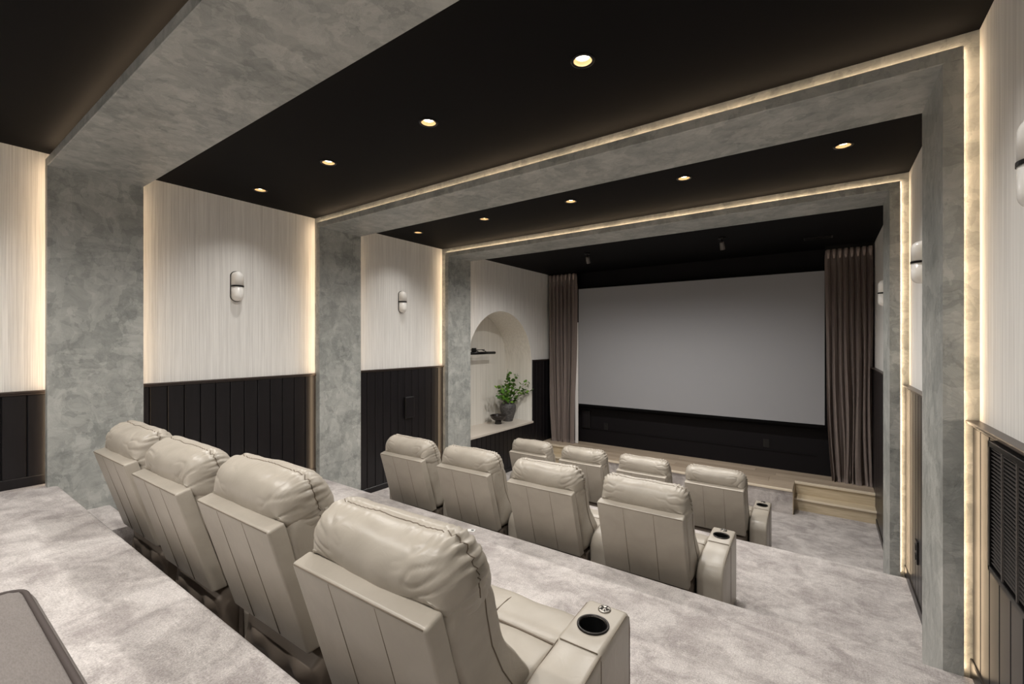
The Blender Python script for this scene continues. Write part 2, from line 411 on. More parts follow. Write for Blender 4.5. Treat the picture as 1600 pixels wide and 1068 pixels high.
# ------------------------------------------------------------------ plaster portals with cove strips
for n_, (pn, pf) in enumerate(PORT):
    z0 = TIER[n_ + 1] - .03
    p = tag(mesh_obj('trim_%d' % (n_ + 1), B(XOL, XOR, pn, pf, ZB, ZO, bev=.004, seg=1), 'plaster'),
            ['grey plaster portal over the top seating tier', 'grey plaster portal behind the middle seating row', 'grey plaster portal next to the stage'][n_], kind='structure')
    mesh_obj('pillar_board', B(XOL, XPL, pn, pf, z0, ZB + .0005), 'plaster', p)
    mesh_obj('pillar_board', B(XPR, XOR, pn, pf, z0, ZB + .0005), 'plaster', p)
    mesh_obj('pillar_core', B(XL, XOL + .002, pn + G_, pf - G_, z0, ZO - .002), 'plaster', p)
    mesh_obj('pillar_core', B(XOR - .002, XR, pn + G_, pf - G_, z0, ZO - .002), 'plaster', p)
    mesh_obj('beam_core', B(XL, XR, pn + G_, pf - G_, ZO - .002, ZC), 'plaster', p)
    for ya in (pn + .026, pf - .042):
        zl = (TIER[n_] if ya < pn + .05 else TIER[n_ + 1]) + .01
        mesh_obj('led_strip', B(XOL - .004, XOL + .001, ya, ya + .016, zl, ZO), 'led_glow', p)
        mesh_obj('led_strip', B(XOR - .001, XOR + .004, ya, ya + .016, zl, ZO), 'led_glow', p)
        mesh_obj('led_strip', B(XOL, XOR, ya, ya + .016, ZO - .001, ZO + .004), 'led_glow', p)

# ------------------------------------------------------------------ ceiling downlights: visible rows plus added fill rows
ring_me = can_me = glow_me = None
ROWN = ['between the first and second grey portals', 'between the second and third grey portals', 'added out of view over the stage steps', 'added out of view over the top tier', 'added out of view behind the top tier']
POSL = ['nearest the aisle wall', 'second from the aisle wall', 'midway across the room', 'second from the niche wall', 'nearest the niche wall']
for i, (x, y) in enumerate(LAMPS):
    ri_ = min([2.008, 3.945, 5.83, .06, -1.85].index(y), 4); ci_ = LX.index(x)
    t_ = thing('recessed_downlight', 'round lit ceiling downlight ' + ROWN[ri_] + ', ' + POSL[ci_], 'downlight', (x, y, ZC), 0, 'ceiling downlights ' + ROWN[ri_])
    if ring_me is None:
        o = mesh_obj('trim_ring', lathe([(.0455, .004), (.0455, -.004), (.058, -.005), (.061, 0), (.0455, .004)], 32), 'black_metal', t_, True); ring_me = o.data
        o = mesh_obj('reflector', lathe([(.0455, .0), (.041, .026), (0.0, .03)], 32), 'reflector', t_, True); can_me = o.data
        o = mesh_obj('lamp', lathe([(0, .014), (.026, .015), (.034, .019), (.036, .029)], 32), 'lamp_glow', t_, True); glow_me = o.data
    else:
        link('trim_ring', ring_me, t_); link('reflector', can_me, t_); link('lamp', glow_me, t_)
    sd = bpy.data.lights.new('beam', 'SPOT'); sd.energy = LAMP_W * math.pi * (.34 if ci_ in (0, 4) else 1.1) * (1.8 if ri_ == 2 else 1); sd.color = LAMP_COL
    sd.spot_size = R(105 if ci_ in (0, 4) else 158); sd.spot_blend = 1.0; sd.shadow_soft_size = .03
    so = link('beam', sd, t_, (0, 0, -.008))

# ------------------------------------------------------------------ stage, steps, screen, curtains
SX0, SX1 = -3.76, -.363
SY, SY2, SY3 = 7.147, 7.61, 7.40
stage = tag(mesh_obj('floor_stage', B(SX0, SX1, SY, YF, 0, STZ - .02), 'carpet'), 'low stage with carpeted front and wood deck', kind='structure')
mesh_obj('stage_body', B(XL, SX0, SY2, YF, 0, STZ - .02), 'step_wood', stage); mesh_obj('stage_body', B(SX1, XR, SY2, YF, 0, STZ - .02), 'step_wood', stage)
mesh_obj('stage_cheek', B(SX1 - .002, SX1 + .006, SY + .002, SY2, .0, STZ - .02), 'step_wood', stage)
mesh_obj('stage_cheek', B(SX0 - .006, SX0 + .002, SY + .002, SY2, .0, STZ - .02), 'step_wood', stage)
rows = 8; dw = (YF - SY) / rows
for r_ in range(rows):
    ya = SY + r_ * dw
    xa, xb = (SX0, SX1) if ya + dw * .5 < SY2 else (XL, XR)
    x = xa
    off = random.uniform(.5, 1.5); first = True
    while x < xb - .01:
        l_ = off if first else random.uniform(1.1, 1.7); first = False
        e_ = min(x + l_, xb)
        if xb - e_ < .3: e_ = xb
        y_a = ya if not (abs(ya + dw - SY2) < dw and ya < SY2) else ya
        mesh_obj('deck_plank', B(x + .001, e_ - .001, ya + .001, ya + dw - .001, STZ - .021, STZ, bev=.0015, seg=1), 'stage_wood', stage)
        x = e_
mesh_obj('stage_nosing', B(SX0, SX1, SY - .018, SY + .006, STZ - .028, STZ + .003, bev=.003, seg=1), 'nosing', stage)
for x0, x1 in ((XL, SX0), (SX1, XR)):
    mesh_obj('stage_nosing', B(x0, x1, SY2 - .018, SY2 + .03, STZ - .028, STZ + .003, bev=.003, seg=1), 'nosing', stage)
    st = mesh_obj('stage_step', B(x0, x1, SY3, SY2 + .01, 0, .165), 'step_wood', stage)
    mesh_obj('step_nosing', B(x0, x1, SY3 - .018, SY3 + .006, .142, .168, bev=.003, seg=1), 'nosing', st)

scr = thing('projection_screen', 'wide blank grey projection screen in thin black frame on the stage wall', 'screen', (-2.0, YF, 0))
s0, s1, sz0, sz1 = -4.034 + 2.0, .004 + 2.0, 1.115, 3.414
mesh_obj('screen_surface', B(s0 + .01, s1 - .01, -.165, -.15, sz0 + .01, sz1 - .01), 'screen', scr)
for a in ((s0 - .02, s0 + .011, sz0 - .03, sz1 + .02), (s1 - .011, s1 + .02, sz0 - .03, sz1 + .02)):
    mesh_obj('frame_bar', B(a[0], a[1], -.172, 0, a[2], a[3], bev=.003, seg=1), 'velvet_frame', scr)
for a in ((sz0 - .03, sz0 + .011), (sz1 - .011, sz1 + .02)):
    mesh_obj('frame_bar', B(s0, s1, -.172, 0, a[0], a[1], bev=.003, seg=1), 'velvet_frame', scr)
mesh_obj('backing_board', B(s0, s1, -.15, 0, sz0, sz1), 'velvet_frame', scr)

def curtain(name, label, x0, x1, yc, ztop, zbot, folds, bx0, bx1, seed):
    rnd = random.Random(seed); t_ = thing(name, label, 'curtain', ((x0 + x1) / 2, yc, zbot), 0, None)
    ph = [rnd.uniform(-.5, .5) for _ in range(folds + 2)]; am = [rnd.uniform(.7, 1.25) for _ in range(folds + 2)]
    bm = bmesh.new(); nu, nv = folds * 14, 40; g = []
    cx = (x0 + x1) / 2
    for j in range(nv + 1):
        s = j / nv; z = (ztop - zbot) * (1 - s); row = []
        head = max(0, 1 - s / .035)             # flat pleated heading
        pinch = math.exp(-((s - .045) / .02) ** 2)
        for i in range(nu + 1):
            u = i / nu; k = u * folds; q = min(int(k), folds - 1); fr = k - q
            xt = x0 + (x1 - x0) * u; xb = bx0 + (bx1 - bx0) * u
            f = s ** 1.5
            x = xt + (xb - xt) * f
            a = .046 * (1 - .6 * pinch) * am[q] * (1 - .75 * head) + .012 * f
            warp = .35 * f * math.sin(3.1 * k + seed + ph[q] * 2)
            y = a * math.cos(2 * math.pi * (k + warp)) + .006 * math.sin(2 * math.pi * 2 * k + seed) * (.3 + f)
            x += .012 * math.sin(2 * math.pi * k * 2 + seed) * (1 - head) + .02 * f * math.sin(7 * s + q)
            row.append(bm.verts.new((x - cx, y, z)))
        g.append(row)
    for a, b in zip(g, g[1:]):
        for i in range(nu): bm.faces.new((a[i], a[i + 1], b[i + 1], b[i]))
    bmesh.ops.solidify(bm, geom=bm.faces[:], thickness=.004)
    mesh_obj('drape', bm, 'curtain', t_, True)
    bm = bmesh.new()
    for i in range(folds):                       # stitched pleat heads
        xx = x0 + (x1 - x0) * (i + .5) / folds - cx
        for dx in (-.012, 0, .012):
            tube([(xx + dx, -.018, ztop - zbot + .002), (xx + dx, -.026, ztop - zbot - .06), (xx + dx * .3, -.024, ztop - zbot - .13)], [.011, .010, .005], 6, bm)
    mesh_obj('pleat_heading', bm, 'curtain', t_, True)
    mesh_obj('curtain_track', B(x0 - cx, x1 - cx, -.014, .014, ztop - zbot - .004, ZC - zbot), 'black_metal', t_)
    return t_
c1 = curtain('stage_curtain', 'floor length taupe curtain hanging beside the white arched niche wall', -4.67, -4.045, 7.95, 3.712, STZ, 7, -4.58, -4.09, 1.3)
mesh_obj('white_lining', B(.27, .335, .045, .052, 0, 2.4), 'lining', c1)
c2 = curtain('stage_curtain', 'floor length taupe curtain hanging at the wooden steps end of the stage', .0, .548, 7.95, 3.690, STZ, 8, .075, .548, 4.2)

# outlets and vent plates on the screen wall, speaker plates
def plate(name, label, cat, loc, size, axis, mat='black_plastic', group=None):
    t_ = thing(name, label, cat, loc, 0, group)
    w_, h_ = size[0] / 2, size[1] / 2
    def bb(a, b, c, d, e, f):
        return B(a, b, e, f, c, d, bev=.0015, seg=1) if axis == 'y' else B(e, f, a, b, c, d, bev=.0015, seg=1)
    s = -1 if axis in ('y', '-x') else 1
    lo, hi = sorted((0, .008 * s)); mesh_obj('cover_plate', bb(-w_, w_, -h_, h_, lo, hi), mat, t_)
    lo, hi = sorted((.008 * s, .012 * s))
    for dz in (-h_ * .42, h_ * .42): mesh_obj('socket', bb(-w_ * .45, w_ * .45, dz - h_ * .25, dz + h_ * .25, lo, hi), 'cup_black', t_)
plate('wall_outlet', 'black wall outlet under the screen near the plant niche end', 'outlet', (-3.51, YF, .70), (.085, .13), 'y')
plate('wall_outlet', 'black wall outlet under the screen near the wooden steps end', 'outlet', (-.775, YF, .73), (.085, .13), 'y')
plate('wall_outlet', 'black outlet on the dark boards beside the aisle, between two lit portals', 'outlet', (XR - .024, 4.29, .845), (.085, .16), '-x')
sp = thing('wall_speaker', 'small black speaker box on dark boards below the sconce', 'speaker', (XL + .024, 4.185, 1.455))
mesh_obj('cabinet', B(0, .035, -.08, .08, -.145, .145, bev=.006), 'black_plastic', sp); mesh_obj('speaker_grille', B(.033, .039, -.07, .07, -.135, .135, bev=.002), 'dark_board', sp)
sp = thing('wall_speaker', 'square dark speaker panel low on the screen wall beside the curtain', 'speaker', (-3.93, YF, .80))
mesh_obj('cabinet', B(-.09, .09, -.03, 0, -.17, .17, bev=.004), 'black_plastic', sp); mesh_obj('speaker_grille', B(-.08, .08, -.034, -.028, -.16, .16, bev=.002), 'dark_board', sp)

# ceiling spotlights over the stage (unlit) and vent
for x, y, lab in ((-3.06, 6.40, 'unlit cylindrical black ceiling spotlight nearer the plant niche'), (-1.133, 6.48, 'unlit cylindrical black ceiling spotlight hanging before the screen centre')):
    t_ = thing('ceiling_spotlight', lab, 'spotlight', (x, y, ZC), R(20), 'stage spotlights')
    mesh_obj('canopy', lathe([(0, 0), (.045, 0), (.045, -.018), (.0, -.02)], 20), 'black_metal', t_, True)
    mesh_obj('stem', lathe([(.007, -.015), (.007, -.06)], 10), 'black_metal', t_)
    h = mesh_obj('lamp_head', lathe([(0, .0), (.026, -.004), (.03, -.02), (.03, -.11), (.024, -.112), (.022, -.095), (0, -.09)], 20), 'dark_steel', t_, True)
    h.location = (0, 0, -.052); h.rotation_euler = (R(18), R(-10), 0)
t_ = thing('ceiling_vent', 'flat black slotted air vent in the ceiling before the stage curtain', 'vent', (-.08, 7.22, ZC))
mesh_obj('vent_frame', B(-.16, .16, -.09, .09, -.008, 0, bev=.002), 'black_metal', t_)
for i in range(7): mesh_obj('slat', B(-.145, .145, -.075 + i * .0225, -.063 + i * .0225, -.013, -.007), 'black_metal', t_)

# ------------------------------------------------------------------ return air grille in the aisle wall
t_ = thing('air_grille', 'tall black louvred return air grille set in the dark boards beside the aisle', 'grille', (XR - .024, 2.02, 1.717))
ga, gb, gz = -.47, .47, .252
for a in ((-gz, -gz + .022), (gz - .022, gz)): mesh_obj('frame_bar', B(-.022, 0, ga, gb, a[0], a[1], bev=.002, seg=1), 'black_metal', t_)
for a in ((ga, ga + .022), (gb - .022, gb)): mesh_obj('frame_bar', B(-.022, 0, a[0], a[1], -gz, gz, bev=.002, seg=1), 'black_metal', t_)
mesh_obj('back_plate', B(-.002, .002, ga, gb, -gz, gz), 'cup_black', t_)
nsl = 31; sl = None
for i in range(nsl):
    z = -gz + .026 + (2 * gz - .052) * (i + .5) / nsl
    if sl is None: sl = mesh_obj('slat', prism([(0, .004), (.003, .005), (-.0, -.005), (-.003, -.004)], 0, 1), 'dark_steel', t_); sl = sl.data; t_.children[-1].hide_render = False; first = t_.children[-1]
    o = first if i == 0 else link('slat', sl, t_)
    # outline (y,z)->depth; long axis x->y
    o.matrix_local = Matrix.Translation((-.010, ga + .02, z)) @ Matrix(((0, -2.6, 0, 0), (gb - ga - .04, 0, 0, 0), (0, 0, 1, 0), (0, 0, 0, 1)))
for y in (-.155, 0, .155, .31): mesh_obj('divider', B(-.021, -.016, y - .004, y + .004, -gz + .02, gz - .02), 'dark_steel', t_)

# ------------------------------------------------------------------ wall sconces
def capsule(hw, h, d, z0, z1, top, bot):
    """half-round glass body: flat back at x=0, bulging to x=d; top/bot rounded by hw"""
    bm = bmesh.new(); rings = []; n = 20; zs = []
    N = 8
    lo = [(z0 + hw * (1 - math.cos(i / N * math.pi / 2)) , math.sin(i / N * math.pi / 2)) for i in range(N + 1)] if bot else [(z0, 1)]
    hi = [(z1 - hw * (1 - math.sin(i / N * math.pi / 2)), math.cos(i / N * math.pi / 2)) for i in range(N + 1)] if top else [(z1, 1)]
    for z, s in lo + hi:
        s = max(s, .02); ring = []
        for i in range(n + 1):
            a = math.pi * i / n
            ring.append(bm.verts.new((d * (.35 + .65 * s) * math.sin(a) ** .6, -hw * s * math.cos(a), z)))
        rings.append(ring)
    for a, b in zip(rings, rings[1:]):
        for i in range(n): bm.faces.new((a[i], a[i + 1], b[i + 1], b[i]))
        bm.faces.new((a[n], a[0], b[0], b[n]))
    bm.faces.new(rings[0]); bm.faces.new(rings[-1][::-1])
    return bm
SC = [(XL, 1, 2.005, 'white opal pill wall light between the first and second portals, by the recliner ends'), (XL, 1, 4.08, 'white opal pill wall light above the small black speaker box'),
      (XR, -1, 2.005, 'white opal pill wall light above the black air grille'), (XR, -1, 4.08, 'white opal pill wall light between two portals along the aisle'), (XR, -1, 6.42, 'white opal pill wall light beside the stage curtain')]
sm = {}
for x, s, y, lab in SC:
    t_ = thing('wall_sconce', lab, 'wall light', (x, y, 2.895), 0 if s > 0 else math.pi, 'opal wall lights')
    if not sm:
        sm['back_plate'] = mesh_obj('back_plate', capsule(.056, 0, .014, -.150, .150, True, True), 'black_metal', t_, True).data
        sm['glass_shade'] = mesh_obj('glass_shade', capsule(.051, 0, .078, -.145, -.006, False, True), 'opal', t_, True, loc=(.006, 0, 0)).data
        sm['glass_shade.top'] = mesh_obj('glass_shade', capsule(.051, 0, .078, .006, .145, True, False), 'opal', t_, True, loc=(.006, 0, 0)).data
        sm['band'] = mesh_obj('band', capsule(.054, 0, .082, -.007, .007, False, False), 'black_metal', t_, False, loc=(.005, 0, 0)).data
    else:
        link('back_plate', sm['back_plate'], t_); link('glass_shade', sm['glass_shade'], t_, (.006, 0, 0)); link('glass_shade', sm['glass_shade.top'], t_, (.006, 0, 0)); link('band', sm['band'], t_, (.005, 0, 0))

# ------------------------------------------------------------------ niche: vase, branches, bowl, picture light
vz = NSILL + .004
vs_ = thing('ceramic_vase', 'rough charcoal shouldered vase standing on the niche sill', 'vase', (-5.10, 7.10, vz))
prof = [(0, .0), (.085, 0), (.098, .02), (.135, .14), (.160, .25), (.157, .30), (.125, .35), (.088, .372), (.085, .385), (.094, .398), (.090, .404), (.078, .395), (.074, .36), (.10, .30), (.11, .2), (0, .18)]
mesh_obj('vase_body', lathe([tuple(p) for p in catmull(prof, 3, False)], 36), 'vase', vs_, True)
mesh_obj('neck_ring', tube([(.088 * math.cos(a * math.pi / 12), .088 * math.sin(a * math.pi / 12), .376) for a in range(24)], .006, 6, closed=True), 'vase', vs_, True)
bo = thing('footed_bowl', 'dark wooden footed bowl in front of the charcoal vase', 'bowl', (-5.06, 6.73, vz))
mesh_obj('bowl_body', lathe([tuple(p) for p in catmull([(0, .062), (.05, .066), (.12, .095), (.155, .15), (.158, .163), (.150, .162), (.11, .112), (.04, .086), (0, .084)], 4, False)], 36), 'bowl', bo, True)
mesh_obj('foot', lathe([(0, 0), (.066, 0), (.068, .008), (.058, .05), (.066, .072), (0, .074)], 28), 'bowl', bo, True)

br = thing('leafy_branches', 'green leafy branches arranged in the charcoal vase', 'branches', (-5.10, 7.10, vz + .22))
lm = bmesh.new()
out_ = [(0, 0), (.35, .16), (.62, .33), (.72, .6), (.5, .84), (0, 1.0)]
L_ = [lm.verts.new((0, yy, -.06 * math.sin(yy * 3))) for yy in (0, .25, .5, .75, 1.0)]
for sgn in (-1, 1):
    e_ = [lm.verts.new((sgn * xx, yy, .14 * xx)) for xx, yy in ((.30, .12), (.52, .42), (.42, .74))]
    lm.faces.new((L_[0], e_[0], L_[1])); lm.faces.new((L_[1], e_[0], e_[1], L_[2])); lm.faces.new((L_[2], e_[1], e_[2], L_[3])); lm.faces.new((L_[3], e_[2], L_[4]))
leaf_me = None
rnd = random.Random(11)
tips = [(.16, -.62, .52), (.14, -.52, .36), (.10, -.40, .46), (.05, -.08, .80), (.06, -.16, .54), (.12, .04, .50), (.12, .16, .70), (.38, .16, .56), (.42, .22, .40), (.30, .12, .34), (.10, -.20, .40), (.20, .02, .36), (-.06, .0, .56)]
for bi, (dx, dy, dz) in enumerate(tips):
    base = Vector((rnd.uniform(-.03, .03), rnd.uniform(-.03, .03), .02)); tip = Vector((dx, dy, dz))
    ctl = Vector((dx * .25, dy * .25, dz * .62))
    pts = [base * (1 - t) ** 2 + ctl * 2 * t * (1 - t) + tip * t * t for t in [k / 9 for k in range(10)]]
    b_ = mesh_obj('branch', tube(pts, [.006 - .0004 * k for k in range(10)], 5), 'twig', br, True)
    for k in range(17):
        t = rnd.uniform(.42, 1.0); f = t * 9; i0 = min(int(f), 8); p = pts[i0].lerp(pts[i0 + 1], f - i0)
        if leaf_me is None:
            lo = mesh_obj('leaf', lm, 'leaf', b_, True); leaf_me = lo.data
        else: lo = link('leaf', leaf_me, b_)
        lo.location = p + Vector((rnd.gauss(0, .022), rnd.gauss(0, .03), rnd.gauss(0, .026)))
        s_ = rnd.uniform(.045, .085); lo.scale = (s_, s_, s_)
        lo.rotation_euler = (rnd.uniform(-.7, 1.1), rnd.uniform(-.8, .8), rnd.uniform(0, 6.28))
pl = thing('picture_light', 'slim black picture light mounted on the niche back wall', 'picture light', (XN, 6.34, 2.15))
mesh_obj('mount_plate', B(0, .02, -.06, .06, -.02, .09, bev=.004), 'black_metal', pl)
for y in (-.11, .11):
    mesh_obj('arm', tube([(.01, y * .3, .05), (.10, y, .055), (.20, y, .03), (.22, y, .0)], .007, 8), 'black_metal', pl, True)
mesh_obj('cross_bar', tube([(.10, -.2, .056), (.10, .2, .056)], .008, 8), 'black_metal', pl, True)
mesh_obj('lamp_bar', tube([(.22, -.36, 0), (.22, .36, 0)], .026, 14), 'black_metal', pl, True)

# ------------------------------------------------------------------ theatre recliners
PW, ARM, AX = .568, .160, .383      # shell width, arm width, arm centre offset
HO = []                                    # rounded outline of the head pillow in (x,z), resampled evenly
def _outline():
    raw = []
    for i in range(721):
        a = 2 * math.pi * i / 720 - math.pi / 2
        ct, st = math.cos(a), math.sin(a); n_ = 3.0 if st > 0 else 6.5
        r_ = (abs(ct) ** n_ + abs(st) ** n_) ** (-1 / n_)
        # circle-square blend keeps the short sides rounded, then stretch the middle flat
        raw.append(Vector((ct * r_ * .125, st * r_ * (.120 if st > 0 else .105))))
    pts = []
    for p in raw: pts.append(Vector((p.x + math.copysign(.172, p.x) if abs(p.x) > 1e-6 else 0, p.y)))
    L = [0]
    for a, b in zip(pts, pts[1:]): L.append(L[-1] + (b - a).length)
    N = 168; out = []; k = 0
    for i in range(N):
        t_ = L[-1] * i / N
        while L[k + 1] < t_: k += 1
        out.append(pts[k].lerp(pts[k + 1], (t_ - L[k]) / max(1e-9, L[k + 1] - L[k])))
    return out, L[-1]
HO, HLEN = _outline(); HN = len(HO)
SEAM_PSI = R(4)
def head_point(f, psi, seed, lift=0):
    i = f * HN; i0 = int(i) % HN; p = HO[i0].lerp(HO[(i0 + 1) % HN], i - int(i))
    q = HO[(i0 + 1) % HN] - HO[i0]; nx, nz = q.y, -q.x; l_ = math.hypot(nx, nz); nx /= l_; nz /= l_
    c, s_ = math.cos(psi), math.sin(psi)
    c = c ** .85
    hz = .125 if p.y > 0 else .105
    rx = (.045 if psi < 0 else .075) + .055 * max(0, min(1, (p.y + .04) / .12)); x = p.x * (1 - (rx / .308) * (1 - c) * min(1, abs(p.x) / .2)); z = p.y * c
    y = math.copysign(abs(s_) ** .9, s_) * (.128 if s_ < 0 else .108)
    nrm = Vector((nx * c, s_ * 1.0, nz * c)).normalized()
    up = max(0, min(1, (p.y + .03) / .08))
    corner = math.exp(-((abs(p.x) - .255) / .055) ** 2) * max(.0, min(1, (p.y + .09) / .08)) + .22 * up * (.5 + .5 * math.sin(p.x * 31 + seed * 2))
    ds = (psi - SEAM_PSI)
    d = -.0065 * math.exp(-(ds / .085) ** 2) * (.35 + .65 * max(up, corner))
    arc = f * HLEN
    ww = .62 if ds > 0 else .34
    wv = math.exp(-(ds / ww) ** 2)
    warp = 1.4 * noise.noise(Vector((arc * 14, seed * 5, 0))) + 1.1 * noise.noise(Vector((psi * 1.6, arc * 6, seed)))
    pl_ = math.sin(2 * math.pi * arc / .026 + 3.2 * warp + seed); pl_ = pl_ if pl_ > 0 else .45 * pl_
    d += .0115 * wv * corner * pl_
    q = Vector((x * 4.5 + seed * 7.7, y * 6, z * 6)); d += .010 * noise.noise(q)
    q = Vector((x * 11 + seed * 3.3, y * 9, z * 9)); d += .0035 * noise.noise(q)
    cr = noise.noise(Vector((abs(x) * 7 + z * 9 + seed, z * 18 - abs(x) * 10, seed * 2)))
    d -= .0055 * max(0, 1 - abs(cr) * 6) * min(1, max(0, (abs(x) - .08) / .14)) * (1 if psi < 0 else .5)
    p3 = Vector((x, y, z)) + nrm * (d + lift)
    ca, sa_ = math.cos(R(15)), math.sin(R(15))
    return Vector((p3.x, .172 + p3.y * ca - p3.z * sa_, .876 + p3.z * ca + p3.y * sa_ * .5))
def headrest_bm(seed):
    nv = 64; bm = bmesh.new(); g = []
    for j in range(nv + 1):
        psi = -math.pi / 2 + math.pi * j / nv
        g.append([bm.verts.new(head_point(i / HN, psi, seed)) for i in range(HN)])
    for r0, r1 in zip(g, g[1:]):
        for i in range(HN): bm.faces.new((r0[i], r1[i], r1[(i + 1) % HN], r0[(i + 1) % HN]))
    bmesh.ops.remove_doubles(bm, verts=g[0] + g[-1], dist=.0035)
    return bm
def head_seam_bm(seed):
    pts = []
    for i in range(HN + 1):
        f = i / HN; p = HO[i % HN]
        if p.y < -.06: continue
        w_ = .05 * math.sin(f * HLEN * 190 + seed) * max(0, 1 - abs(abs(p.x) - .255) / .08)
        pts.append(head_point(f % 1, SEAM_PSI + w_ + .05 * noise.noise(Vector((f * 22, seed, 0))), seed, .0008))
    return tube(pts, .0019, 5)
def panel_pt(x, t, out=0):     # rear face of the shell, t=0 top .. 1 bottom
    return (x, .0 + .145 * t - out * .96, .83 - .495 * t - out * .25)
def wr(seed, amp, sc):
    def f(q, j, u):
        n1 = noise.noise(Vector((q.x * sc + seed, q.y * sc, q.z * sc)))
        return Vector((0, n1 * amp, n1 * amp))
    return f
PARTS = {}
def build_parts():
    tmp = []
    def keep(name, bm, mat, smooth=True, sub=None):
        o = mesh_obj(name, bm, mat, None, smooth); C.objects.unlink(o); PARTS[name if not sub else sub] = o.data; bpy.data.objects.remove(o)
    # shell panel
    sh = [(0, .83), (.062, .846), (.215, .335), (.148, .332)]
    bm = prism(sh, -PW / 2, PW / 2); bmesh.ops.bevel(bm, geom=bm.edges[:], offset=.011, segments=3, affect='EDGES', profile=.55); keep('back_panel', bm, 'leather')
    keep('stitching', tube([panel_pt(0, t, -.0004) for t in (.02, .25, .5, .75, .98)], .0014, 5), 'leather_seam')
    bm = bmesh.new(); tube([(-PW / 2 + .01, .003, .826), (PW / 2 - .01, .003, .826)], .0022, 5, bm)
    keep('piping', bm, 'leather_seam')
    # front back cushion below the head pillow
    keep('back_cushion', pillow([(.075, .80), (.10, .70), (.17, .48), (.205, .36), (.30, .34), (.42, .37), (.475, .44), (.41, .53), (.325, .64), (.272, .76), (.245, .85), (.17, .88), (.10, .86)], .290, .035, .015, disp=wr(3, .008, 9)), 'leather')
    for s in (-1, 1):
        bm = bmesh.new()
        tube([(s * .2905, y, z) for y, z in ((.21, .85), (.225, .76), (.25, .66), (.30, .56), (.37, .46), (.39, .40))], .0022, 5, bm)
        keep('side_seam', bm, 'leather_seam', True, 'side_seam%d' % s)
    # seat and footrest roll
    keep('seat_cushion', pillow([(.36, .32), (.36, .43), (.40, .462), (.50, .468), (.58, .462), (.622, .44), (.625, .36), (.60, .31), (.48, .30)], .297, .025, .012, disp=wr(9, .006, 7)), 'leather')
    keep('footrest', pillow([(.622, .12), (.618, .30), (.622, .42), (.66, .452), (.74, .456), (.82, .440), (.866, .385), (.872, .28), (.866, .14), (.84, .085), (.74, .075), (.65, .08)], .297, .025, .0, disp=wr(5, .005, 7)), 'leather')
    bm = bmesh.new(); tube([(0, y, z) for y, z in ((.622, .440), (.66, .4545), (.74, .4590), (.80, .449), (.85, .41), (.872, .34), (.874, .22))], .0022, 5, bm); keep('footrest_seam', bm, 'leather_seam'); keep('seat_seam', tube([(x / 10 * .285, .6215, .449 + .003 * (1 - (x / 10) ** 2)) for x in range(-10, 11)], .004, 5), 'leather_seam')
    # dark mechanism base
    bm = B(-.285, .285, .26, .80, .05, .33, bev=.02)
    for s in (-1, 1): box(bm, s * .25 - .03, s * .25 + .03, .30, .36, 0, .06); box(bm, s * .25 - .03, s * .25 + .03, .68, .74, 0, .06)
    keep('base', bm, 'base_cloth', False)
    bm = pillow([(.19, .30), (.18, .22), (.21, .10), (.24, .03), (.28, .05), (.28, .32)], .28, .03, disp=wr(2, .03, 8)); keep('rear_flap', bm, 'base_cloth')
    # arm with a real cup well
    pts = []
    def arcp(cy, cz, r, a0, a1, n=6):
        for i in range(n + 1):
            a = R(a0 + (a1 - a0) * i / n); pts.append((cy + r * math.cos(a), cz + r * math.sin(a)))
    pts.append((.30, .0)); pts.append((.275, .02)); arcp(.375, .355, .11, 180, 95, 8)
    pts += [(.46, .482), (.59, .492), (.605, .503)]
    arcp(.835, .475, .034, 88, 0, 5); pts.append((.872, .02)); pts.append((.866, .0))
    bm = prism(pts, -ARM / 2, ARM / 2); es = [e for f in bm.faces if abs(f.normal.x) > .9 for e in f.edges]
    bmesh.ops.bevel(bm, geom=es, offset=.016, segments=3, affect='EDGES', profile=.5)
    arm = mesh_obj('armrest', bm, 'leather', None, True)
    cut = mesh_obj('cutter', lathe([(0, .42), (.0475, .42), (.0475, .56), (0, .56)], 32, cx=0, cy=.715), None)
    md = arm.modifiers.new('cup', 'BOOLEAN'); md.operation = 'DIFFERENCE'; md.object = cut; md.solver = 'EXACT'
    dg = bpy.context.evaluated_depsgraph_get(); dg.update()
    me = bpy.data.meshes.new_from_object(arm.evaluated_get(dg)); PARTS['armrest'] = me
    me.polygons.foreach_set('use_smooth', [True] * len(me.polygons))
    try: me.set_sharp_from_angle(angle=R(38))
    except Exception: pass
    bpy.data.objects.remove(arm); bpy.data.objects.remove(cut)
    keep('cup_holder', lathe([(.0, .424), (.044, .424), (.0465, .43), (.0468, .505), (.050, .5115), (.056, .5105), (.0565, .500), (.046, .498)], 36, cx=0, cy=.715), 'cup_rim')
    keep('cup_liner', lathe([(0, .4265), (.0435, .4265), (.0455, .435), (.0458, .505)], 32, cx=0, cy=.715), 'cup_black')
    keep('control_button', lathe([(0, .513), (.009, .513), (.010, .511), (.012, .5105), (.0135, .513), (.022, .513), (.024, .509), (.024, .50)], 28, cx=0, cy=.818), 'steel')
    bm = bmesh.new()
    for k in range(5):
        a = 2 * math.pi * k / 5; c_, s_ = math.cos(a), math.sin(a)
        tube([(.006 * c_, .818 + .006 * s_, .5135), (.020 * c_, .818 + .020 * s_, .5135)], .0016, 5, bm)
    keep('button_mark', bm, 'cup_black')
    bm = bmesh.new()
    for s in (-1, 1):
        tube([(s * (ARM / 2 - .0035), y, z) for y, z in ((.295, .40), (.33, .445), (.40, .466), (.50, .4805), (.595, .4905), (.72, .4985), (.83, .503), (.862, .485), (.870, .44), (.870, .1))], .0020, 5, bm)
    tube([(-ARM / 2 + .012, .597, .4985), (ARM / 2 - .012, .597, .4985)], .0020, 5, bm)
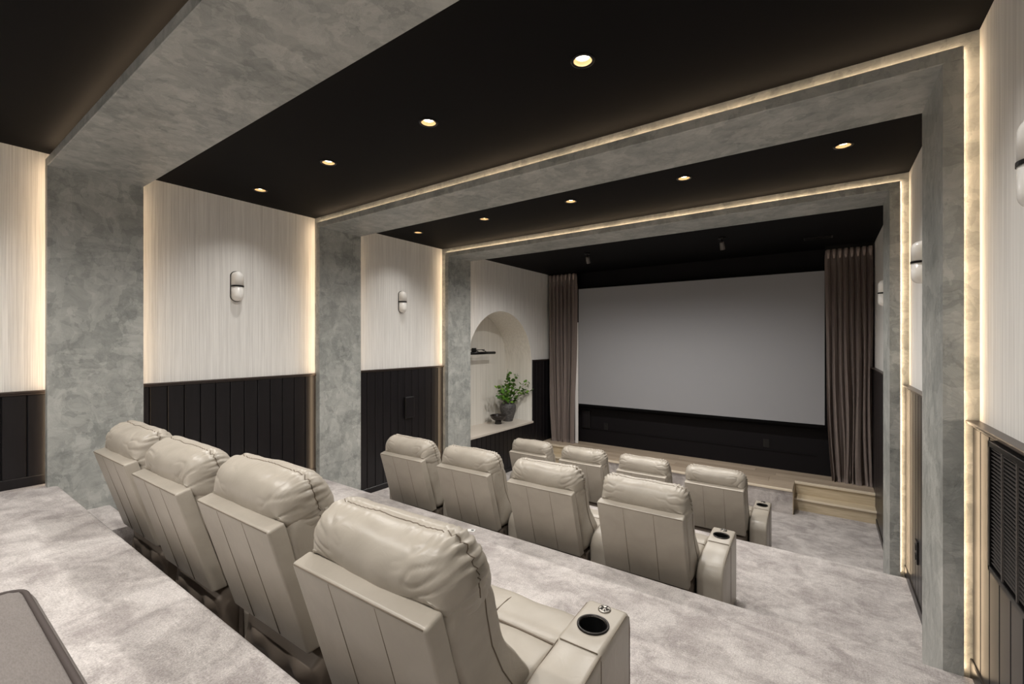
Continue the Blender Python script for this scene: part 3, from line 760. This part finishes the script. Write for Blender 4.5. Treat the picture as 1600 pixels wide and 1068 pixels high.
    tube([(ARM / 2 + .0005, .598, z) for z in (.48, .3, .1)], .0016, 5, bm)
    keep('arm_seam', bm, 'leather_seam')
    for s in range(4):
        keep('headrest', headrest_bm(s * 1.7 + .4), 'leather', True, 'headrest%d' % s); keep('head_seam', head_seam_bm(s * 1.7 + .4), 'leather_seam', True, 'head_seam%d' % s)
build_parts()
def add_arm(t_, x):
    a = link('armrest', PARTS['armrest'], t_, (x, 0, 0)); link('arm_seam', PARTS['arm_seam'], a)
    c_ = link('cup_holder', PARTS['cup_holder'], a); link('cup_liner', PARTS['cup_liner'], a)
    b_ = link('control_button', PARTS['control_button'], a); link('button_mark', PARTS['button_mark'], a)
def recliner(label, group, x, y, z, k, var, left_arm, rz=0, head_dz=0):
    t_ = thing('theater_recliner', label, 'recliner', (x, y, z), rz, group, k)
    p_ = link('back_panel', PARTS['back_panel'], t_); [link('stitching', PARTS['stitching'], p_, (sx, 0, 0)) for sx in (-.1, .1)]; link('piping', PARTS['piping'], p_)
    h_ = link('headrest', PARTS['headrest%d' % var], t_); link('head_seam', PARTS['head_seam%d' % var], h_)
    b_ = link('back_cushion', PARTS['back_cushion'], t_); [link('side_seam', PARTS['side_seam%d' % sx], b_) for sx in (-1, 1)]
    sc_ = link('seat_cushion', PARTS['seat_cushion'], t_); link('seat_seam', PARTS['seat_seam'], sc_); f_ = link('footrest', PARTS['footrest'], t_); link('footrest_seam', PARTS['footrest_seam'], f_)
    link('base', PARTS['base'], t_); link('rear_flap', PARTS['rear_flap'], t_)
    for q_ in (p_, h_, b_): q_.location = (0, 0, head_dz)
    add_arm(t_, AX)
    if left_arm: add_arm(t_, -AX)
POS = ['at the dark boarded wall end of the %s', 'third from the carpeted aisle in the %s', 'second from the carpeted aisle in the %s', 'next to the carpeted aisle in the %s']
ROWS = [('top row', [-3.66, -2.88, -2.10, -1.32], [.748, .732, .742, .716], TIER[1], .995, 'top row recliners', [0, 0, .024, 0]),
        ('middle row', [-3.55, -2.79, -2.03, -1.272], [2.80] * 4, TIER[2], .992, 'middle row recliners', [0] * 4),
        ('front row', [-3.578, -2.802, -2.026, -1.25], [5.0] * 4, TIER[3], 1.012, 'front row recliners', [0] * 4)]
for ri, (rn, xs_, ys_, z_, k_, gr, dz_) in enumerate(ROWS):
    for i in range(4):
        recliner('taupe leather recliner ' + POS[i] % rn, gr, xs_[i] + .287 * k_, ys_[i], z_, k_, (i + ri) % 4, i == 0, R(.8), dz_[i])

# ------------------------------------------------------------------ grey ottoman on the top tier
ot = thing('fabric_ottoman', 'grey fabric ottoman with dark piped edge on the top carpet tier', 'ottoman', (-1.035, -.238, TIER[0]))
bm = B(-.56, .56, -.46, .455, .16, .455, bev=.045, seg=5)
for v_ in bm.verts:
    f = (1 - (v_.co.x / .56) ** 2) * (1 - (v_.co.y / .46) ** 2)
    if v_.co.z > .44: v_.co.z += .012 * f
mesh_obj('cushion', bm, 'grey_fabric', ot, True)
rr = [(-.545, -.44), (.545, -.44), (.545, .44), (-.545, .44)]
def rrect(hx, hy, r, z, n=6):
    out = []
    for cx_, cy_, a0 in ((hx - r, hy - r, 0), (-hx + r, hy - r, 90), (-hx + r, -hy + r, 180), (hx - r, -hy + r, 270)):
        for i in range(n + 1):
            a = R(a0 + 90 * i / n); out.append((cx_ + r * math.cos(a), cy_ + r * math.sin(a), z))
    return out
mesh_obj('piping', tube(rrect(.537, .434, .04, .450), .006, 8, closed=True), 'piping', ot, True)
mesh_obj('plinth', B(-.53, .53, -.43, .43, .05, .17, bev=.01), 'grey_fabric', ot)
for sx in (-1, 1):
    for sy in (-1, 1): mesh_obj('leg', lathe([(0, 0), (.018, 0), (.026, .06), (0, .06)], 14, cx=sx * .46, cy=sy * .36), 'black_metal', ot, True)

# small white card on the tier edge
cd = thing('white_card', 'tiny white card with a dark mark lying on the carpet edge behind the middle row', 'card', (-2.29, 2.69, TIER[1] + .0005), R(25))
mesh_obj('card_sheet', B(-.03, .03, -.02, .02, 0, .003), 'paper', cd); mesh_obj('card_mark', B(.0, .02, -.008, .01, .003, .004), 'cup_black', cd)
